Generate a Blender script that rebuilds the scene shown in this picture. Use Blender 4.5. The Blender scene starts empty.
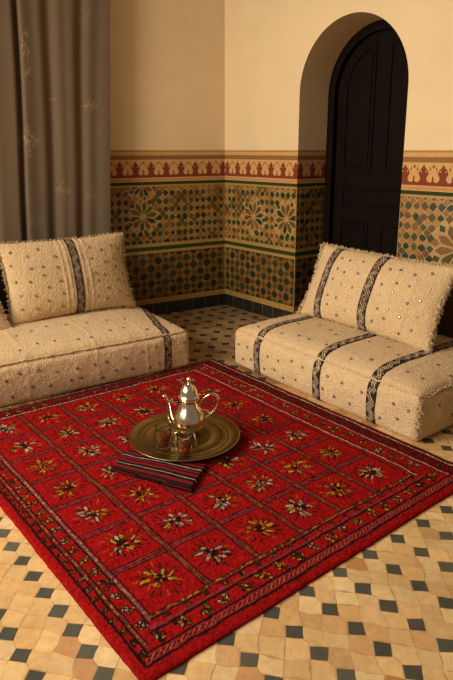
import bpy, bmesh, math, random
import numpy as np
from mathutils import Vector, Matrix
from mathutils.bvhtree import BVHTree

random.seed(7)
rng = np.random.default_rng(7)
SC = bpy.context.scene
COL = SC.collection
R = math.radians

# ------------------------------------------------------------------ helpers
def lin(c):
    """sRGB 0-255 triple -> linear triple"""
    o = []
    for v in c:
        v = v / 255.0
        o.append(v / 12.92 if v <= 0.04045 else ((v + 0.055) / 1.055) ** 2.4)
    return tuple(o)

def _hash(i, j, k, seed):
    h = (i * 374761393 + j * 668265263 + k * 2147483647 + seed * 974711) & 0xFFFFFFFF
    h = ((h ^ (h >> 13)) * 1274126177) & 0xFFFFFFFF
    h = h ^ (h >> 16)
    return (h & 0xFFFF) / 65535.0

def vnoise(p, scale, seed=0):
    """value noise -1..1 on an (n,3) array"""
    q = np.asarray(p, float) * scale
    f = np.floor(q).astype(np.int64)
    t = q - f
    t = t * t * (3 - 2 * t)
    r = 0
    for a in (0, 1):
        for b in (0, 1):
            for c in (0, 1):
                w = (t[:, 0] if a else 1 - t[:, 0]) * (t[:, 1] if b else 1 - t[:, 1]) * (t[:, 2] if c else 1 - t[:, 2])
                r = r + w * _hash(f[:, 0] + a, f[:, 1] + b, f[:, 2] + c, seed)
    return r * 2 - 1

def link(o, parent=None):
    COL.objects.link(o)
    if parent is not None:
        o.parent = parent
    return o

def mesh_obj(name, verts, faces, mats, parent=None, colors=None, corner=None, smooth=False, fmat=None):
    me = bpy.data.meshes.new(name)
    me.from_pydata([tuple(v) for v in verts], [], [tuple(int(i) for i in f) for f in faces])
    if not isinstance(mats, (list, tuple)):
        mats = [mats]
    for m in mats:
        me.materials.append(m)
    if fmat is not None:
        me.polygons.foreach_set('material_index', np.asarray(fmat, dtype=np.int32))
    if colors is not None:
        at = me.color_attributes.new('Col', 'FLOAT_COLOR', 'POINT')
        c = np.ones((len(verts), 4), np.float32)
        c[:, :3] = colors
        at.data.foreach_set('color', c.ravel())
    if corner is not None:                      # one colour per face
        at = me.color_attributes.new('Col', 'FLOAT_COLOR', 'CORNER')
        c = np.ones((len(me.loops), 4), np.float32)
        k = 0
        for f, cc in zip(faces, corner):
            c[k:k + len(f), :3] = cc
            k += len(f)
        at.data.foreach_set('color', c.ravel())
    if smooth:
        me.polygons.foreach_set('use_smooth', np.ones(len(me.polygons), bool))
    me.update()
    return link(bpy.data.objects.new(name, me), parent)

def empty(name, loc=(0, 0, 0), rz=0.0):
    o = bpy.data.objects.new(name, None)
    o.empty_display_size = 0.05
    o.location = loc
    o.rotation_euler = (0, 0, rz)
    return link(o)

def tag(o, label, cat, group=None):
    o['label'] = label
    o['category'] = cat
    if group:
        o['group'] = group
    return o

def struct(o, label=None):
    o['kind'] = 'structure'
    if label:
        o['label'] = label
        o['category'] = label.split('|')[-1] if '|' in label else o.name.split('_')[0]
    return o

def grid_faces(nu, nv, flip=False, base=0, wrap=False):
    f = []
    for i in range(nu - 1):
        for j in range(nv if wrap else nv - 1):
            j2 = (j + 1) % nv
            a, b, c, d = base + i * nv + j, base + i * nv + j2, base + (i + 1) * nv + j2, base + (i + 1) * nv + j
            f.append((a, d, c, b) if flip else (a, b, c, d))
    return f

class Geo:
    """collects simple solids for ONE mesh"""
    def __init__(self):
        self.v = []
        self.f = []
    def box(self, a, b):
        n = len(self.v)
        for x in (a[0], b[0]):
            for y in (a[1], b[1]):
                for z in (a[2], b[2]):
                    self.v.append((x, y, z))
        for q in ((0, 1, 3, 2), (4, 6, 7, 5), (0, 4, 5, 1), (2, 3, 7, 6), (0, 2, 6, 4), (1, 5, 7, 3)):
            self.f.append(tuple(n + i for i in q))
    def lathe(self, prof, n=48, c=(0, 0, 0)):
        b = len(self.v)
        for r, z in prof:
            for k in range(n):
                a = 2 * math.pi * k / n
                self.v.append((c[0] + r * math.cos(a), c[1] + r * math.sin(a), c[2] + z))
        self.f += grid_faces(len(prof), n, flip=True, base=b, wrap=True)
    def tube(self, pts, rad, n=10, flat=1.0):
        pts = [Vector(p) for p in pts]
        b = len(self.v)
        up = Vector((0, 0.0, 1))
        prev = None
        for i, p in enumerate(pts):
            t = (pts[min(i + 1, len(pts) - 1)] - pts[max(i - 1, 0)]).normalized()
            if prev is None:
                a = t.cross(up)
                if a.length < 1e-3:
                    a = t.cross(Vector((1, 0, 0)))
            else:
                a = prev - t * prev.dot(t)
            a.normalize()
            prev = a
            c = t.cross(a)
            r = rad[i] if isinstance(rad, (list, tuple)) else rad
            for k in range(n):
                g = 2 * math.pi * k / n
                self.v.append(tuple(p + a * (r * flat * math.cos(g)) + c * (r * math.sin(g))))
        self.f += grid_faces(len(pts), n, base=b, wrap=True)
        for e in (0, len(pts) - 1):
            ring = [b + e * n + k for k in range(n)]
            self.f.append(tuple(ring if e else ring[::-1]))
    def build(self, name, mat, parent=None, smooth=True):
        o = mesh_obj(name, self.v, self.f, mat, parent, smooth=smooth)
        bm = bmesh.new()
        bm.from_mesh(o.data)
        bmesh.ops.remove_doubles(bm, verts=bm.verts, dist=1e-6)
        bmesh.ops.recalc_face_normals(bm, faces=bm.faces)
        bm.to_mesh(o.data)
        bm.free()
        return o

def spline(pts, n=8):
    """Catmull-Rom through the points"""
    P = [Vector(p) for p in pts]
    P = [P[0] * 2 - P[1]] + P + [P[-1] * 2 - P[-2]]
    out = []
    for i in range(1, len(P) - 2):
        for k in range(n):
            t = k / n
            a, b, c, d = P[i - 1], P[i], P[i + 1], P[i + 2]
            out.append(0.5 * ((2 * b) + (c - a) * t + (2 * a - 5 * b + 4 * c - d) * t * t + (3 * b - a - 3 * c + d) * t ** 3))
    out.append(P[-2])
    return out

# ------------------------------------------------------------------ materials
def new_mat(name):
    m = bpy.data.materials.new(name)
    m.use_nodes = True
    nt = m.node_tree
    return m, nt, nt.nodes['Principled BSDF']

def make_mat(name, color=None, rough=0.6, metal=0.0, attr=False, var=0.15, vscale=20.0, bump=0.0, bscale=60.0,
             spec=0.5, sheen=0.0, bdist=0.01, stretch=(1, 1, 1), var2=0.0, v2scale=2.0):
    m, nt, bs = new_mat(name)
    tc = nt.nodes.new('ShaderNodeTexCoord')
    mp = nt.nodes.new('ShaderNodeMapping')
    mp.inputs['Scale'].default_value = stretch
    nt.links.new(tc.outputs['Object'], mp.inputs['Vector'])
    if attr:
        src = nt.nodes.new('ShaderNodeVertexColor')
        src.layer_name = 'Col'
        csock = src.outputs['Color']
    else:
        src = nt.nodes.new('ShaderNodeRGB')
        src.outputs[0].default_value = (*color, 1)
        csock = src.outputs[0]
    for amt, scl in ((var, vscale), (var2, v2scale)):
        if amt <= 0:
            continue
        nz = nt.nodes.new('ShaderNodeTexNoise')
        nz.inputs['Scale'].default_value = scl
        nz.inputs['Detail'].default_value = 4
        nt.links.new(mp.outputs['Vector'], nz.inputs['Vector'])
        mr = nt.nodes.new('ShaderNodeMapRange')
        mr.inputs['From Min'].default_value = 0.25
        mr.inputs['From Max'].default_value = 0.75
        mr.inputs['To Min'].default_value = 1 - amt
        mr.inputs['To Max'].default_value = 1 + amt
        nt.links.new(nz.outputs['Fac'], mr.inputs['Value'])
        vm = nt.nodes.new('ShaderNodeVectorMath')
        vm.operation = 'SCALE'
        nt.links.new(csock, vm.inputs[0])
        nt.links.new(mr.outputs['Result'], vm.inputs['Scale'])
        csock = vm.outputs['Vector']
    nt.links.new(csock, bs.inputs['Base Color'])
    bs.inputs['Roughness'].default_value = rough
    bs.inputs['Metallic'].default_value = metal
    bs.inputs['Specular IOR Level'].default_value = spec
    if sheen:
        bs.inputs['Sheen Weight'].default_value = sheen
        bs.inputs['Sheen Roughness'].default_value = 0.6
        bs.inputs['Sheen Tint'].default_value = (1, 0.9, 0.75, 1)
    if bump > 0:
        bn = nt.nodes.new('ShaderNodeTexNoise')
        bn.inputs['Scale'].default_value = bscale
        bn.inputs['Detail'].default_value = 5
        nt.links.new(mp.outputs['Vector'], bn.inputs['Vector'])
        bp = nt.nodes.new('ShaderNodeBump')
        bp.inputs['Strength'].default_value = bump
        bp.inputs['Distance'].default_value = bdist
        nt.links.new(bn.outputs['Fac'], bp.inputs['Height'])
        nt.links.new(bp.outputs['Normal'], bs.inputs['Normal'])
    return m

M = {}
M['plaster'] = make_mat('cream_plaster', lin((226, 202, 162)), rough=0.9, var=0.03, vscale=6, bump=0.25, bscale=35, bdist=0.006, spec=0.15, var2=0.05, v2scale=1.2)
M['tile'] = make_mat('glazed_tile', attr=True, rough=0.42, var=0.18, vscale=45, bump=0.12, bscale=60, bdist=0.004, spec=0.4)
M['frieze'] = make_mat('painted_frieze', attr=True, rough=0.8, var=0.10, vscale=40, bump=0.1, bscale=50, spec=0.2)
M['floor'] = make_mat('floor_tile', attr=True, rough=0.55, var=0.13, vscale=38, bump=0.25, bscale=70, bdist=0.004, spec=0.35, var2=0.10, v2scale=7)
M['rug'] = make_mat('rug_pile', attr=True, rough=1.0, var=0.28, vscale=170, bump=0.8, bscale=260, bdist=0.006, spec=0.05, sheen=0.0)
M['boucle'] = make_mat('cream_boucle', lin((216, 186, 144)), rough=1.0, var=0.16, vscale=90, bump=1.0, bscale=140, bdist=0.011, spec=0.05, sheen=0.15, var2=0.06, v2scale=10)
M['band'] = make_mat('woven_band', attr=True, rough=0.95, var=0.15, vscale=120, bump=0.5, bscale=220, bdist=0.004, spec=0.1)
M['sequin'] = make_mat('silver_sequin', lin((196, 188, 174)), rough=0.35, metal=0.55, var=0.05)
M['sequin_rim'] = make_mat('dark_sequin_rim', lin((88, 72, 56)), rough=0.6, var=0.1)
M['curtain'] = make_mat('curtain_cloth', attr=True, rough=0.85, var=0.05, vscale=30, bump=0.2, bscale=300, bdist=0.002, spec=0.15, stretch=(1, 1, 0.15))
M['wood'] = make_mat('black_stained_wood', lin((18, 11, 6)), rough=0.65, var=0.3, vscale=14, bump=0.25, bscale=24, bdist=0.004, spec=0.07, stretch=(3, 3, 0.3))
M['brass'] = make_mat('aged_brass', lin((150, 126, 80)), rough=0.33, metal=1.0, var=0.22, vscale=24, bump=0.12, bscale=60, bdist=0.002, var2=0.12, v2scale=8)
M['silver'] = make_mat('warm_silver', lin((230, 218, 192)), rough=0.17, metal=1.0, var=0.10, vscale=30, bump=0.05, bscale=40, bdist=0.002)
M['cloth'] = make_mat('striped_cloth', attr=True, rough=0.95, var=0.18, vscale=150, bump=0.6, bscale=260, bdist=0.003, spec=0.1)
M['olive'] = make_mat('olive_brown_velvet', lin((82, 60, 30)), rough=0.95, var=0.12, vscale=20, bump=0.3, bscale=90, bdist=0.004, spec=0.1)
M['darkbrown'] = make_mat('dark_gap_fill', lin((34, 27, 20)), rough=0.95, var=0.12, vscale=20, bump=0.3, bscale=90, bdist=0.004, spec=0.1)

def clear_mat(name, tint, body, body_amt, gloss):
    """see-through shell: tinted transparency, a share of body colour, and a sheen that grows at grazing angles"""
    m, nt, bs = new_mat(name)
    out = nt.nodes['Material Output']
    tr = nt.nodes.new('ShaderNodeBsdfTransparent')
    tr.inputs['Color'].default_value = (*tint, 1)
    nz = nt.nodes.new('ShaderNodeTexNoise')
    nz.inputs['Scale'].default_value = 25
    mr = nt.nodes.new('ShaderNodeMapRange')
    mr.inputs['To Min'].default_value = body_amt * .8
    mr.inputs['To Max'].default_value = min(1, body_amt * 1.2)
    nt.links.new(nz.outputs['Fac'], mr.inputs['Value'])
    bs.inputs['Base Color'].default_value = (*body, 1)
    bs.inputs['Roughness'].default_value = 0.3
    bs.inputs['Specular IOR Level'].default_value = 0.1
    m1 = nt.nodes.new('ShaderNodeMixShader')
    nt.links.new(mr.outputs['Result'], m1.inputs[0])
    nt.links.new(tr.outputs[0], m1.inputs[1])
    nt.links.new(bs.outputs[0], m1.inputs[2])
    lw = nt.nodes.new('ShaderNodeLayerWeight')
    lw.inputs['Blend'].default_value = gloss
    gl = nt.nodes.new('ShaderNodeBsdfGlossy')
    gl.inputs['Roughness'].default_value = 0.1
    m2 = nt.nodes.new('ShaderNodeMixShader')
    nt.links.new(lw.outputs['Fresnel'], m2.inputs[0])
    nt.links.new(m1.outputs[0], m2.inputs[1])
    nt.links.new(gl.outputs[0], m2.inputs[2])
    nt.links.new(m2.outputs[0], out.inputs['Surface'])
    return m
M['glass'] = clear_mat('clear_glass', (0.97, 0.96, 0.92), lin((220, 200, 160)), 0.02, 0.07)
M['tea'] = clear_mat('amber_tea', lin((222, 140, 32)), lin((124, 66, 8)), 0.34, 0.03)

# ------------------------------------------------------------------ camera
cam = bpy.data.cameras.new('camera')
cam.sensor_fit = 'VERTICAL'
cam.sensor_height = 24.0
cam.lens = 604.0 / 680.0 * 24.0
cam.shift_y = -40.0 / 680.0
cam.clip_start = 0.05
co = bpy.data.objects.new('camera', cam)
COL.objects.link(co)
co.location = (0, 0, 1.35)
co.rotation_euler = (math.pi / 2 - math.atan(150.0 / 604.0), 0, 0)
SC.camera = co

# ------------------------------------------------------------------ room frames
CORNER = (-0.014, 5.262, 0.0)
A_RIGHT = R(-50.2)          # direction in which the right wall leaves the corner
A_LEFT = R(31.4)            # direction along the left wall towards the corner
WALL_H = 3.1

def wall_obj(o, ang):
    o.location = CORNER
    o.rotation_euler = (0, 0, ang)
    return o

# ------------------------------------------------------------------ polygon painter for tiles
def clip(poly, x0, x1, y0, y1):
    def cut(P, ax, lim, keep_less):
        out = []
        for i in range(len(P)):
            a, b = P[i], P[(i + 1) % len(P)]
            ia = a[ax] <= lim if keep_less else a[ax] >= lim
            ib = b[ax] <= lim if keep_less else b[ax] >= lim
            if ia:
                out.append(a)
            if ia != ib:
                t = (lim - a[ax]) / (b[ax] - a[ax])
                out.append((a[0] + t * (b[0] - a[0]), a[1] + t * (b[1] - a[1])))
        return out
    for ax, lim, less in ((0, x0, False), (0, x1, True), (1, y0, False), (1, y1, True)):
        poly = cut(poly, ax, lim, less)
        if len(poly) < 3:
            return []
    return poly

class Tiles:
    """flat polygons on a wall (s along, z up, t proud of the wall towards the room) or on a jamb"""
    def __init__(self, place):
        self.place = place
        self.v, self.f, self.c = [], [], []
    def add(self, poly, col, t):
        if len(poly) < 3:
            return
        n = len(self.v)
        for p in poly:
            self.v.append(self.place(p[0], p[1], t))
        self.f.append(tuple(range(n, n + len(poly))))
        self.c.append(col)
    def rect(self, x0, x1, y0, y1, col, t):
        self.add([(x0, y0), (x1, y0), (x1, y1), (x0, y1)], col, t)
    def build(self, name, mat, parent):
        return mesh_obj(name, self.v, self.f, mat, parent, corner=self.c)

C_GROUT = lin((206, 166, 106))
C_TAN = [lin((184, 134, 66)), lin((174, 122, 58)), lin((192, 142, 74)), lin((164, 110, 52))]
C_GREEN = [lin((58, 72, 40)), lin((48, 64, 38)), lin((66, 82, 44)), lin((42, 58, 40)), lin((74, 82, 38))]
C_BROWN = [lin((124, 84, 38)), lin((108, 88, 36)), lin((146, 100, 46)), lin((92, 84, 34))]
C_STRIPE = lin((52, 70, 32))
C_BORDER = lin((196, 152, 82))
C_FRIEZE = lin((198, 156, 98))
C_RED = lin((126, 56, 38))
C_BRN = lin((140, 98, 56))

DIM = 0.68  # weak light on the dado, put into its tile colours
def dimmed(c):
    return [dimmed(q) for q in c] if isinstance(c, list) else tuple(q * DIM for q in c)
C_GROUT, C_TAN, C_GREEN, C_BROWN, C_STRIPE, C_BORDER = [dimmed(c) for c in (C_GROUT, C_TAN, C_GREEN, C_BROWN, C_STRIPE, C_BORDER)]

def jit(poly, a):
    return [(x + random.uniform(-a, a), y + random.uniform(-a, a)) for x, y in poly]

def zellige_upper(T, s0, s1, z0, z1, rosettes, d=0.058):
    """small rotated square mosaic with ten-petal rosettes"""
    T.rect(s0, s1, z0, z1, C_GROUT, 0.001)
    h = d / 2
    zr = (z0 + z1) / 2
    nm, nn = int((s1 - s0) / h) + 4, int((z1 - z0) / h) + 4
    for i in range(-2, nm):
        for j in range(-2, nn):
            if (i + j) % 2:
                continue
            cx, cz = s0 + i * h, z0 + 0.01 + j * h * 1.12
            if any(math.hypot(cx - a, cz - b) < r * 1.12 for a, b, r in rosettes):
                continue
            k = (i % 2, (i // 2 + j // 2) % 2)
            if i % 2 == 0:
                col = random.choice(C_GREEN) if (random.random() < 0.66) else random.choice(C_BROWN)
                g = 0.475
            else:
                col = random.choice(C_TAN) if random.random() < 0.80 else random.choice(C_BROWN)
                g = 0.45
            w, hh = d * g * random.uniform(0.86, 1.04), d * g * 1.06 * random.uniform(0.86, 1.06)
            P = jit([(cx, cz + hh), (cx - w, cz + hh * 0.12), (cx - w * 0.8, cz - hh * 0.3), (cx, cz - hh), (cx + w * 0.9, cz - hh * 0.2), (cx + w, cz + hh * 0.15)], 0.0025)
            T.add(clip(P[::-1], s0, s1, z0, z1), col, 0.002)
    for a, b, r in rosettes:
        for ring in range(2):
            n = 10
            for k in range(n):
                th = 2 * math.pi * (k + 0.5 * ring) / n + 0.16
                def pt(rr, off):
                    return (a + rr * math.cos(th) - off * math.sin(th), b + rr * math.sin(th) + off * math.cos(th))
                if ring == 0:
                    P = jit([pt(r * 0.14, 0), pt(r * 0.5, -r * 0.125), pt(r * 0.74, -r * 0.165), pt(r * 0.98, 0), pt(r * 0.74, r * 0.165), pt(r * 0.5, r * 0.125)], r * .02)
                    col = random.choice(C_BROWN[:2] + C_BROWN + C_GREEN[1:3])
                else:
                    P = jit([pt(r * 0.82, 0), pt(r * 1.0, -r * 0.15), pt(r * 1.2, 0), pt(r * 1.0, r * 0.15)], r * .02)
                    col = random.choice(C_GREEN) if k % 2 else random.choice(C_TAN)
                T.add(clip(P, s0, s1, z0, z1), col, 0.0026)

LOW_SHADE = 0.55  # lower panel darkened further in colour, imitating the shade down there
def zellige_lower(T, s0, s1, z0, z1, d=0.066):
    """larger green lozenges, offset rows, tan squares between"""
    T.rect(s0, s1, z0, z1, tuple(c * LOW_SHADE for c in lin((150, 106, 54))), 0.001)
    h = d
    nm, nn = int((s1 - s0) / h) + 4, int((z1 - z0) / h) + 4
    hz = (z1 - z0) / 6.0
    for i in range(-2, 2 * nm):
        for j in range(-2, 2 * nn):
            # rotated grid (i,j): centre
            cx, cz = s0 + (i + 1) * h / 2, z1 - j * hz / 2
            if (i + j) % 2 or cx > s1 + h or cz < z0 - h:
                continue
            a, b = (i + j) // 2, (i - j) // 2
            if a % 2 == 0 and b % 2 == 0:
                w, hh = h * 0.50 * random.uniform(0.9, 1.1), hz * 0.50 * random.uniform(0.9, 1.1)
                P = [(cx + w * math.cos(t) * q, cz + hh * math.sin(t) * q) for t, q in ((0, 1), (0.7, .92), (1.57, 1.08), (2.44, .92), (3.14, 1), (3.84, .92), (4.71, 1.08), (5.58, .92))]
                T.add(clip(jit(P, 0.003), s0, s1, z0, z1), tuple(c * LOW_SHADE * 1.25 for c in random.choice(C_GREEN[:4])), 0.0026)
            elif a % 2 and b % 2:
                w, hh = h * 0.34, hz * 0.36
                P = [(cx + w, cz), (cx, cz + hh), (cx - w, cz), (cx, cz - hh)]
                T.add(clip(jit(P, 0.004), s0, s1, z0, z1), tuple(c * LOW_SHADE * 1.25 for c in random.choice(C_BROWN[:2] + C_GREEN[:1])), 0.002)
            else:
                w, hh = h * 0.46, hz * 0.46
                P = [(cx + w, cz), (cx, cz + hh), (cx - w, cz), (cx, cz - hh)]
                T.add(clip(jit(P, 0.003), s0, s1, z0, z1), tuple(c * LOW_SHADE * 1.25 for c in random.choice(C_TAN[:2] + C_TAN[3:])), 0.0018)

Z = dict(base=0.108, low0=0.15, low1=0.527, g0=0.551, g1=0.582, up0=0.611, up1=1.063, gg0=1.080, gg1=1.104, red0=1.137, fr1=1.268, br0=1.276, br1=1.309, top=1.348)

def dado(place, s0, s1, parent, rosettes, period=0.133, phase=0.0):
    T = Tiles(place)
    T.rect(s0, s1, Z['base'], Z['g1'] + 0.03, C_BORDER, 0.0005)
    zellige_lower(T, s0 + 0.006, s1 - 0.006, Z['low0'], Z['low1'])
    T.build('lower_mosaic_panel', M['tile'], parent)
    T = Tiles(place)
    T.rect(s0, s1, Z['g1'] + 0.03, Z['up1'] + 0.017, C_BORDER, 0.0005)
    T.rect(s0, s1, Z['g0'], Z['g1'], C_STRIPE, 0.0015)
    zellige_upper(T, s0 + 0.006, s1 - 0.006, Z['up0'], Z['up1'], rosettes)
    T.build('upper_mosaic_panel', M['tile'], parent)
    T = Tiles(place)
    T.rect(s0, s1, Z['up1'] + 0.017, Z['top'], C_FRIEZE, 0.0005)
    T.rect(s0, s1, Z['gg0'], Z['gg1'], C_STRIPE, 0.0012)
    T.rect(s0, s1, Z['gg1'] + 0.006, Z['red0'] - 0.008, lin((186, 132, 84)), 0.0012)
    T.rect(s0, s1, Z['br0'], Z['br1'], C_BRN, 0.0012)
    T.rect(s0, s1, Z['top'] - 0.012, Z['top'], lin((168, 124, 70)), 0.0012)
    y0, y1 = Z['red0'], Z['fr1'] - 0.006
    hh = y1 - y0
    T.rect(s0, s1, y0, y1, C_RED, 0.0012)
    k0 = int(math.floor((s0 - phase) / period)) - 1
    for k in range(k0, k0 + int((s1 - s0) / period) + 4):
        c = phase + k * period
        def q(L):
            return [(c + u * period, y0 + v * hh) for u, v in L]
        half = [(.5, .28), (.56, .19), (.66, .15), (.77, .19), (.84, .32), (.81, .45), (.73, .56), (.75, .63), (.80, .75), (.91, .86), (.985, 1.0), (.5, 1.0)]
        for e in (0, 1):
            L = half if e == 0 else [(1 - u, w_) for u, w_ in half][::-1]
            # split into convex-ish strips so that clipping stays exact
            for (ua, va), (ub, vb) in zip(half[:-1], half[1:]):
                tri = [(.5, .66), (ua, va), (ub, vb)]
                if e:
                    tri = [(1 - u, w_) for u, w_ in tri][::-1]
                T.add(clip(q(tri), s0, s1, y0, y1), C_FRIEZE, 0.0014)
        for L in ([(.455, .12), (.545, .12), (.54, .40), (.50, .50), (.46, .40)],
                  [(.42, .97), (.50, .80), (.58, .97)],
                  [(.33, .66), (.37, .80), (.34, .92), (.30, .80)],
                  [(.67, .66), (.70, .80), (.66, .92), (.63, .80)]):
            T.add(clip(q(L), s0, s1, y0, y1), C_RED, 0.0016)
        for e in (-1, 1):
            L = [(e * .14 + .035 * math.cos(t), .68 + .05 * math.sin(t)) for t in np.linspace(0, 2 * math.pi, 9)[:-1]]
            T.add(clip(q(L), s0, s1, y0, y1), C_FRIEZE, 0.0018)
    T.build('painted_frieze', M['frieze'], parent)

def skirting(place, s0, s1, name):
    T = Tiles(place)
    T.rect(s0, s1, 0.0, Z['base'], lin((120, 96, 60)), 0.004)
    x = s0
    while x < s1 - 0.01:
        w = random.uniform(0.118, 0.135)
        T.rect(x + 0.003, min(x + w, s1) - 0.003, 0.004, Z['base'] - 0.003, random.choice([lin((38, 38, 28)), lin((32, 33, 26)), lin((46, 42, 30))]), 0.006)
        x += w
    T.rect(s0, s1, Z['base'] - 0.002, Z['base'] + 0.006, C_GROUT, 0.005)
    o = T.build(name, M['tile'], None)
    struct(o)
    return o

# ------------------------------------------------------------------ left wall
# local frame: x along wall (negative = away from corner), y = outwards (out of the room)
wl = mesh_obj('wall_left', [(-4.2, 0, 0), (0.4, 0, 0), (0.4, 0, WALL_H), (-4.2, 0, WALL_H), (-4.2, .2, 0), (0.4, .2, 0), (0.4, .2, WALL_H), (-4.2, .2, WALL_H)],
              [(0, 1, 2, 3), (5, 4, 7, 6), (3, 2, 6, 7), (4, 0, 3, 7), (1, 5, 6, 2), (4, 5, 1, 0)], M['plaster'])
struct(wall_obj(wl, A_LEFT))
pl = lambda s, z, t: (s, -t, z)
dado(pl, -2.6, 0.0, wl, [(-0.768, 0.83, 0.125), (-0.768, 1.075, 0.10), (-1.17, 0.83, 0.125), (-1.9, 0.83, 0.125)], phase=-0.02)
wall_obj(skirting(pl, -2.6, 0.0, 'baseboard_left'), A_LEFT)

# ------------------------------------------------------------------ right wall with the arched niche
S0, S1 = 0.85, 1.762
RAD = (S1 - S0) / 2
SPR = 1.745                      # springing height
DEPTH = 0.31
LEN = 4.6
NA = 40
arch = [(S0 + RAD - RAD * math.cos(math.pi * k / NA), SPR + RAD * 1.03 * math.sin(math.pi * k / NA)) for k in range(NA + 1)]
v, f = [], []
def quad(a, b, c, d):
    n = len(v)
    v.extend([a, b, c, d])
    f.append((n, n + 1, n + 2, n + 3))
def fq(x0, x1, z0, z1):
    quad((x0, 0, z0), (x1, 0, z0), (x1, 0, z1), (x0, 0, z1))
fq(-0.25, S0, 0, WALL_H)
fq(S1, LEN, 0, WALL_H)
for k in range(NA):
    (xa, za), (xb, zb) = arch[k], arch[k + 1]
    quad((xa, 0, za), (xb, 0, zb), (xb, 0, WALL_H), (xa, 0, WALL_H))
    quad((xa, 0, za), (xa, 0.62, za), (xb, 0.62, zb), (xb, 0, zb))
quad((S0, 0, 0), (S0, 0.62, 0), (S0, 0.62, SPR), (S0, 0, SPR))
quad((S1, 0, SPR), (S1, 0.62, SPR), (S1, 0.62, 0), (S1, 0, 0))
quad((-0.25, 0.64, 0), (-0.25, 0.64, WALL_H), (LEN, 0.64, WALL_H), (LEN, 0.64, 0))   # back face
quad((-0.25, 0, WALL_H), (LEN, 0, WALL_H), (LEN, 0.64, WALL_H), (-0.25, 0.64, WALL_H))
quad((LEN, 0, 0), (LEN, 0.64, 0), (LEN, 0.64, WALL_H), (LEN, 0, WALL_H))
wr = mesh_obj('wall_right', v, f, M['plaster'])
struct(wall_obj(wr, A_RIGHT))
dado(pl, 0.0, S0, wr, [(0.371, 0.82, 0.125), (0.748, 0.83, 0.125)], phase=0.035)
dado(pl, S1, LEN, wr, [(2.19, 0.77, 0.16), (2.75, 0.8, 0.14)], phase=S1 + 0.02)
pj = lambda s, z, t: (S0 + t, s, z)        # left jamb of the niche, s = depth
dado(pj, 0.0, DEPTH, wr, [], phase=0.03)
pj2 = lambda s, z, t: (S1 - t, DEPTH - s, z)
dado(pj2, 0.0, DEPTH, wr, [], phase=0.03)
wall_obj(skirting(pl, 0.0, S0, 'baseboard_right'), A_RIGHT)
wall_obj(skirting(pl, S1, LEN, 'baseboard_right_beyond_door'), A_RIGHT)

# door: arched frame, leaf with raised panels
door = empty('door_1')
struct(wall_obj(door, A_RIGHT))
def arch_outline(x0, x1, spring, rise, z0, n=28):
    """closed outline, counter-clockwise seen from the room"""
    r = (x1 - x0) / 2
    pts = [(x0, z0), (x1, z0)]
    for k in range(n + 1):
        a = math.pi * k / n
        pts.append((x0 + r + r * math.cos(a), spring + rise * math.sin(a)))
    return pts
def slab(out, y0, y1, name, mat, parent, inner=None, bevel=0.0):
    bm = bmesh.new()
    vs = [bm.verts.new((x, y0, z)) for x, z in out]
    if inner:
        # ring between out and inner (same count)
        vi = [bm.verts.new((x, y0, z)) for x, z in inner]
        n = len(vs)
        fs = [bm.faces.new((vs[i], vs[(i + 1) % n], vi[(i + 1) % n], vi[i])) for i in range(n)]
    else:
        fs = [bm.faces.new(vs)]
    r = bmesh.ops.extrude_face_region(bm, geom=fs)
    for e in r['geom']:
        if isinstance(e, bmesh.types.BMVert):
            e.co.y = y1
    bmesh.ops.recalc_face_normals(bm, faces=bm.faces)
    me = bpy.data.meshes.new(name)
    bm.to_mesh(me)
    bm.free()
    me.materials.append(mat)
    o = link(bpy.data.objects.new(name, me), parent)
    if bevel:
        b = o.modifiers.new('bevel', 'BEVEL')
        b.width = bevel
        b.segments = 2
        b.limit_method = 'ANGLE'
    return o
FW = 0.062
ri = RAD - FW
slab(arch_outline(S0 + 0.002, S1 - 0.002, SPR, RAD * 1.03 - 0.002, 0.002), DEPTH, DEPTH + 0.12, 'door_frame', M['wood'], door,
     inner=arch_outline(S0 + FW, S1 - FW, SPR, ri * 1.03, 0.0025), bevel=0.004)
leaf = slab(arch_outline(S0 + FW - 0.005, S1 - FW + 0.005, SPR, ri * 1.03 + 0.005, 0.01), DEPTH + 0.045, DEPTH + 0.10, 'door_leaf', M['wood'], door, bevel=0.003)
Y = DEPTH + 0.045
lx0, lx1 = S0 + FW, S1 - FW
mid = (lx0 + lx1) / 2
def panel_rect(x0, x1, z0, z1):
    out = [(x0, z0), (x1, z0), (x1, z1), (x0, z1)]
    ins = [(x0 + .022, z0 + .022), (x1 - .022, z0 + .022), (x1 - .022, z1 - .022), (x0 + .022, z1 - .022)]
    m = slab(out, Y - 0.012, Y + 0.002, 'panel_moulding', M['wood'], leaf, inner=ins, bevel=0.004)
    slab([(a + .03 * (1 if a == x0 else -1), b + .03 * (1 if b == z0 else -1)) for a, b in [(x0 + 0, z0), (x1, z0), (x1, z1), (x0, z1)]], Y - 0.008, Y + 0.001, 'raised_panel', M['wood'], leaf, bevel=0.007)
def panel_arch(x0, x1, z0, side):
    def prof(g):
        pts = []
        xa, xb = x0 + g, x1 - g
        rr = ri - 0.06 - g
        zs = [(xa, z0 + g), (xb, z0 + g)]
        n = 14
        top = []
        for k in range(n + 1):
            x = xb + (xa - xb) * k / n
            dx = max(-0.999, min(0.999, (x - mid) / rr))
            top.append((x, SPR + rr * 1.03 * math.sqrt(1 - dx * dx)))
        return zs + top
    slab(prof(0), Y - 0.012, Y + 0.002, 'panel_moulding', M['wood'], leaf, inner=prof(0.022), bevel=0.004)
    slab(prof(0.035), Y - 0.008, Y + 0.001, 'raised_panel', M['wood'], leaf, bevel=0.007)
panel_arch(lx0 + 0.07, mid - 0.055, 1.20, -1)
panel_arch(mid + 0.055, lx1 - 0.07, 1.20, 1)
panel_rect(lx0 + 0.07, lx1 - 0.07, 0.92, 1.085)
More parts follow.
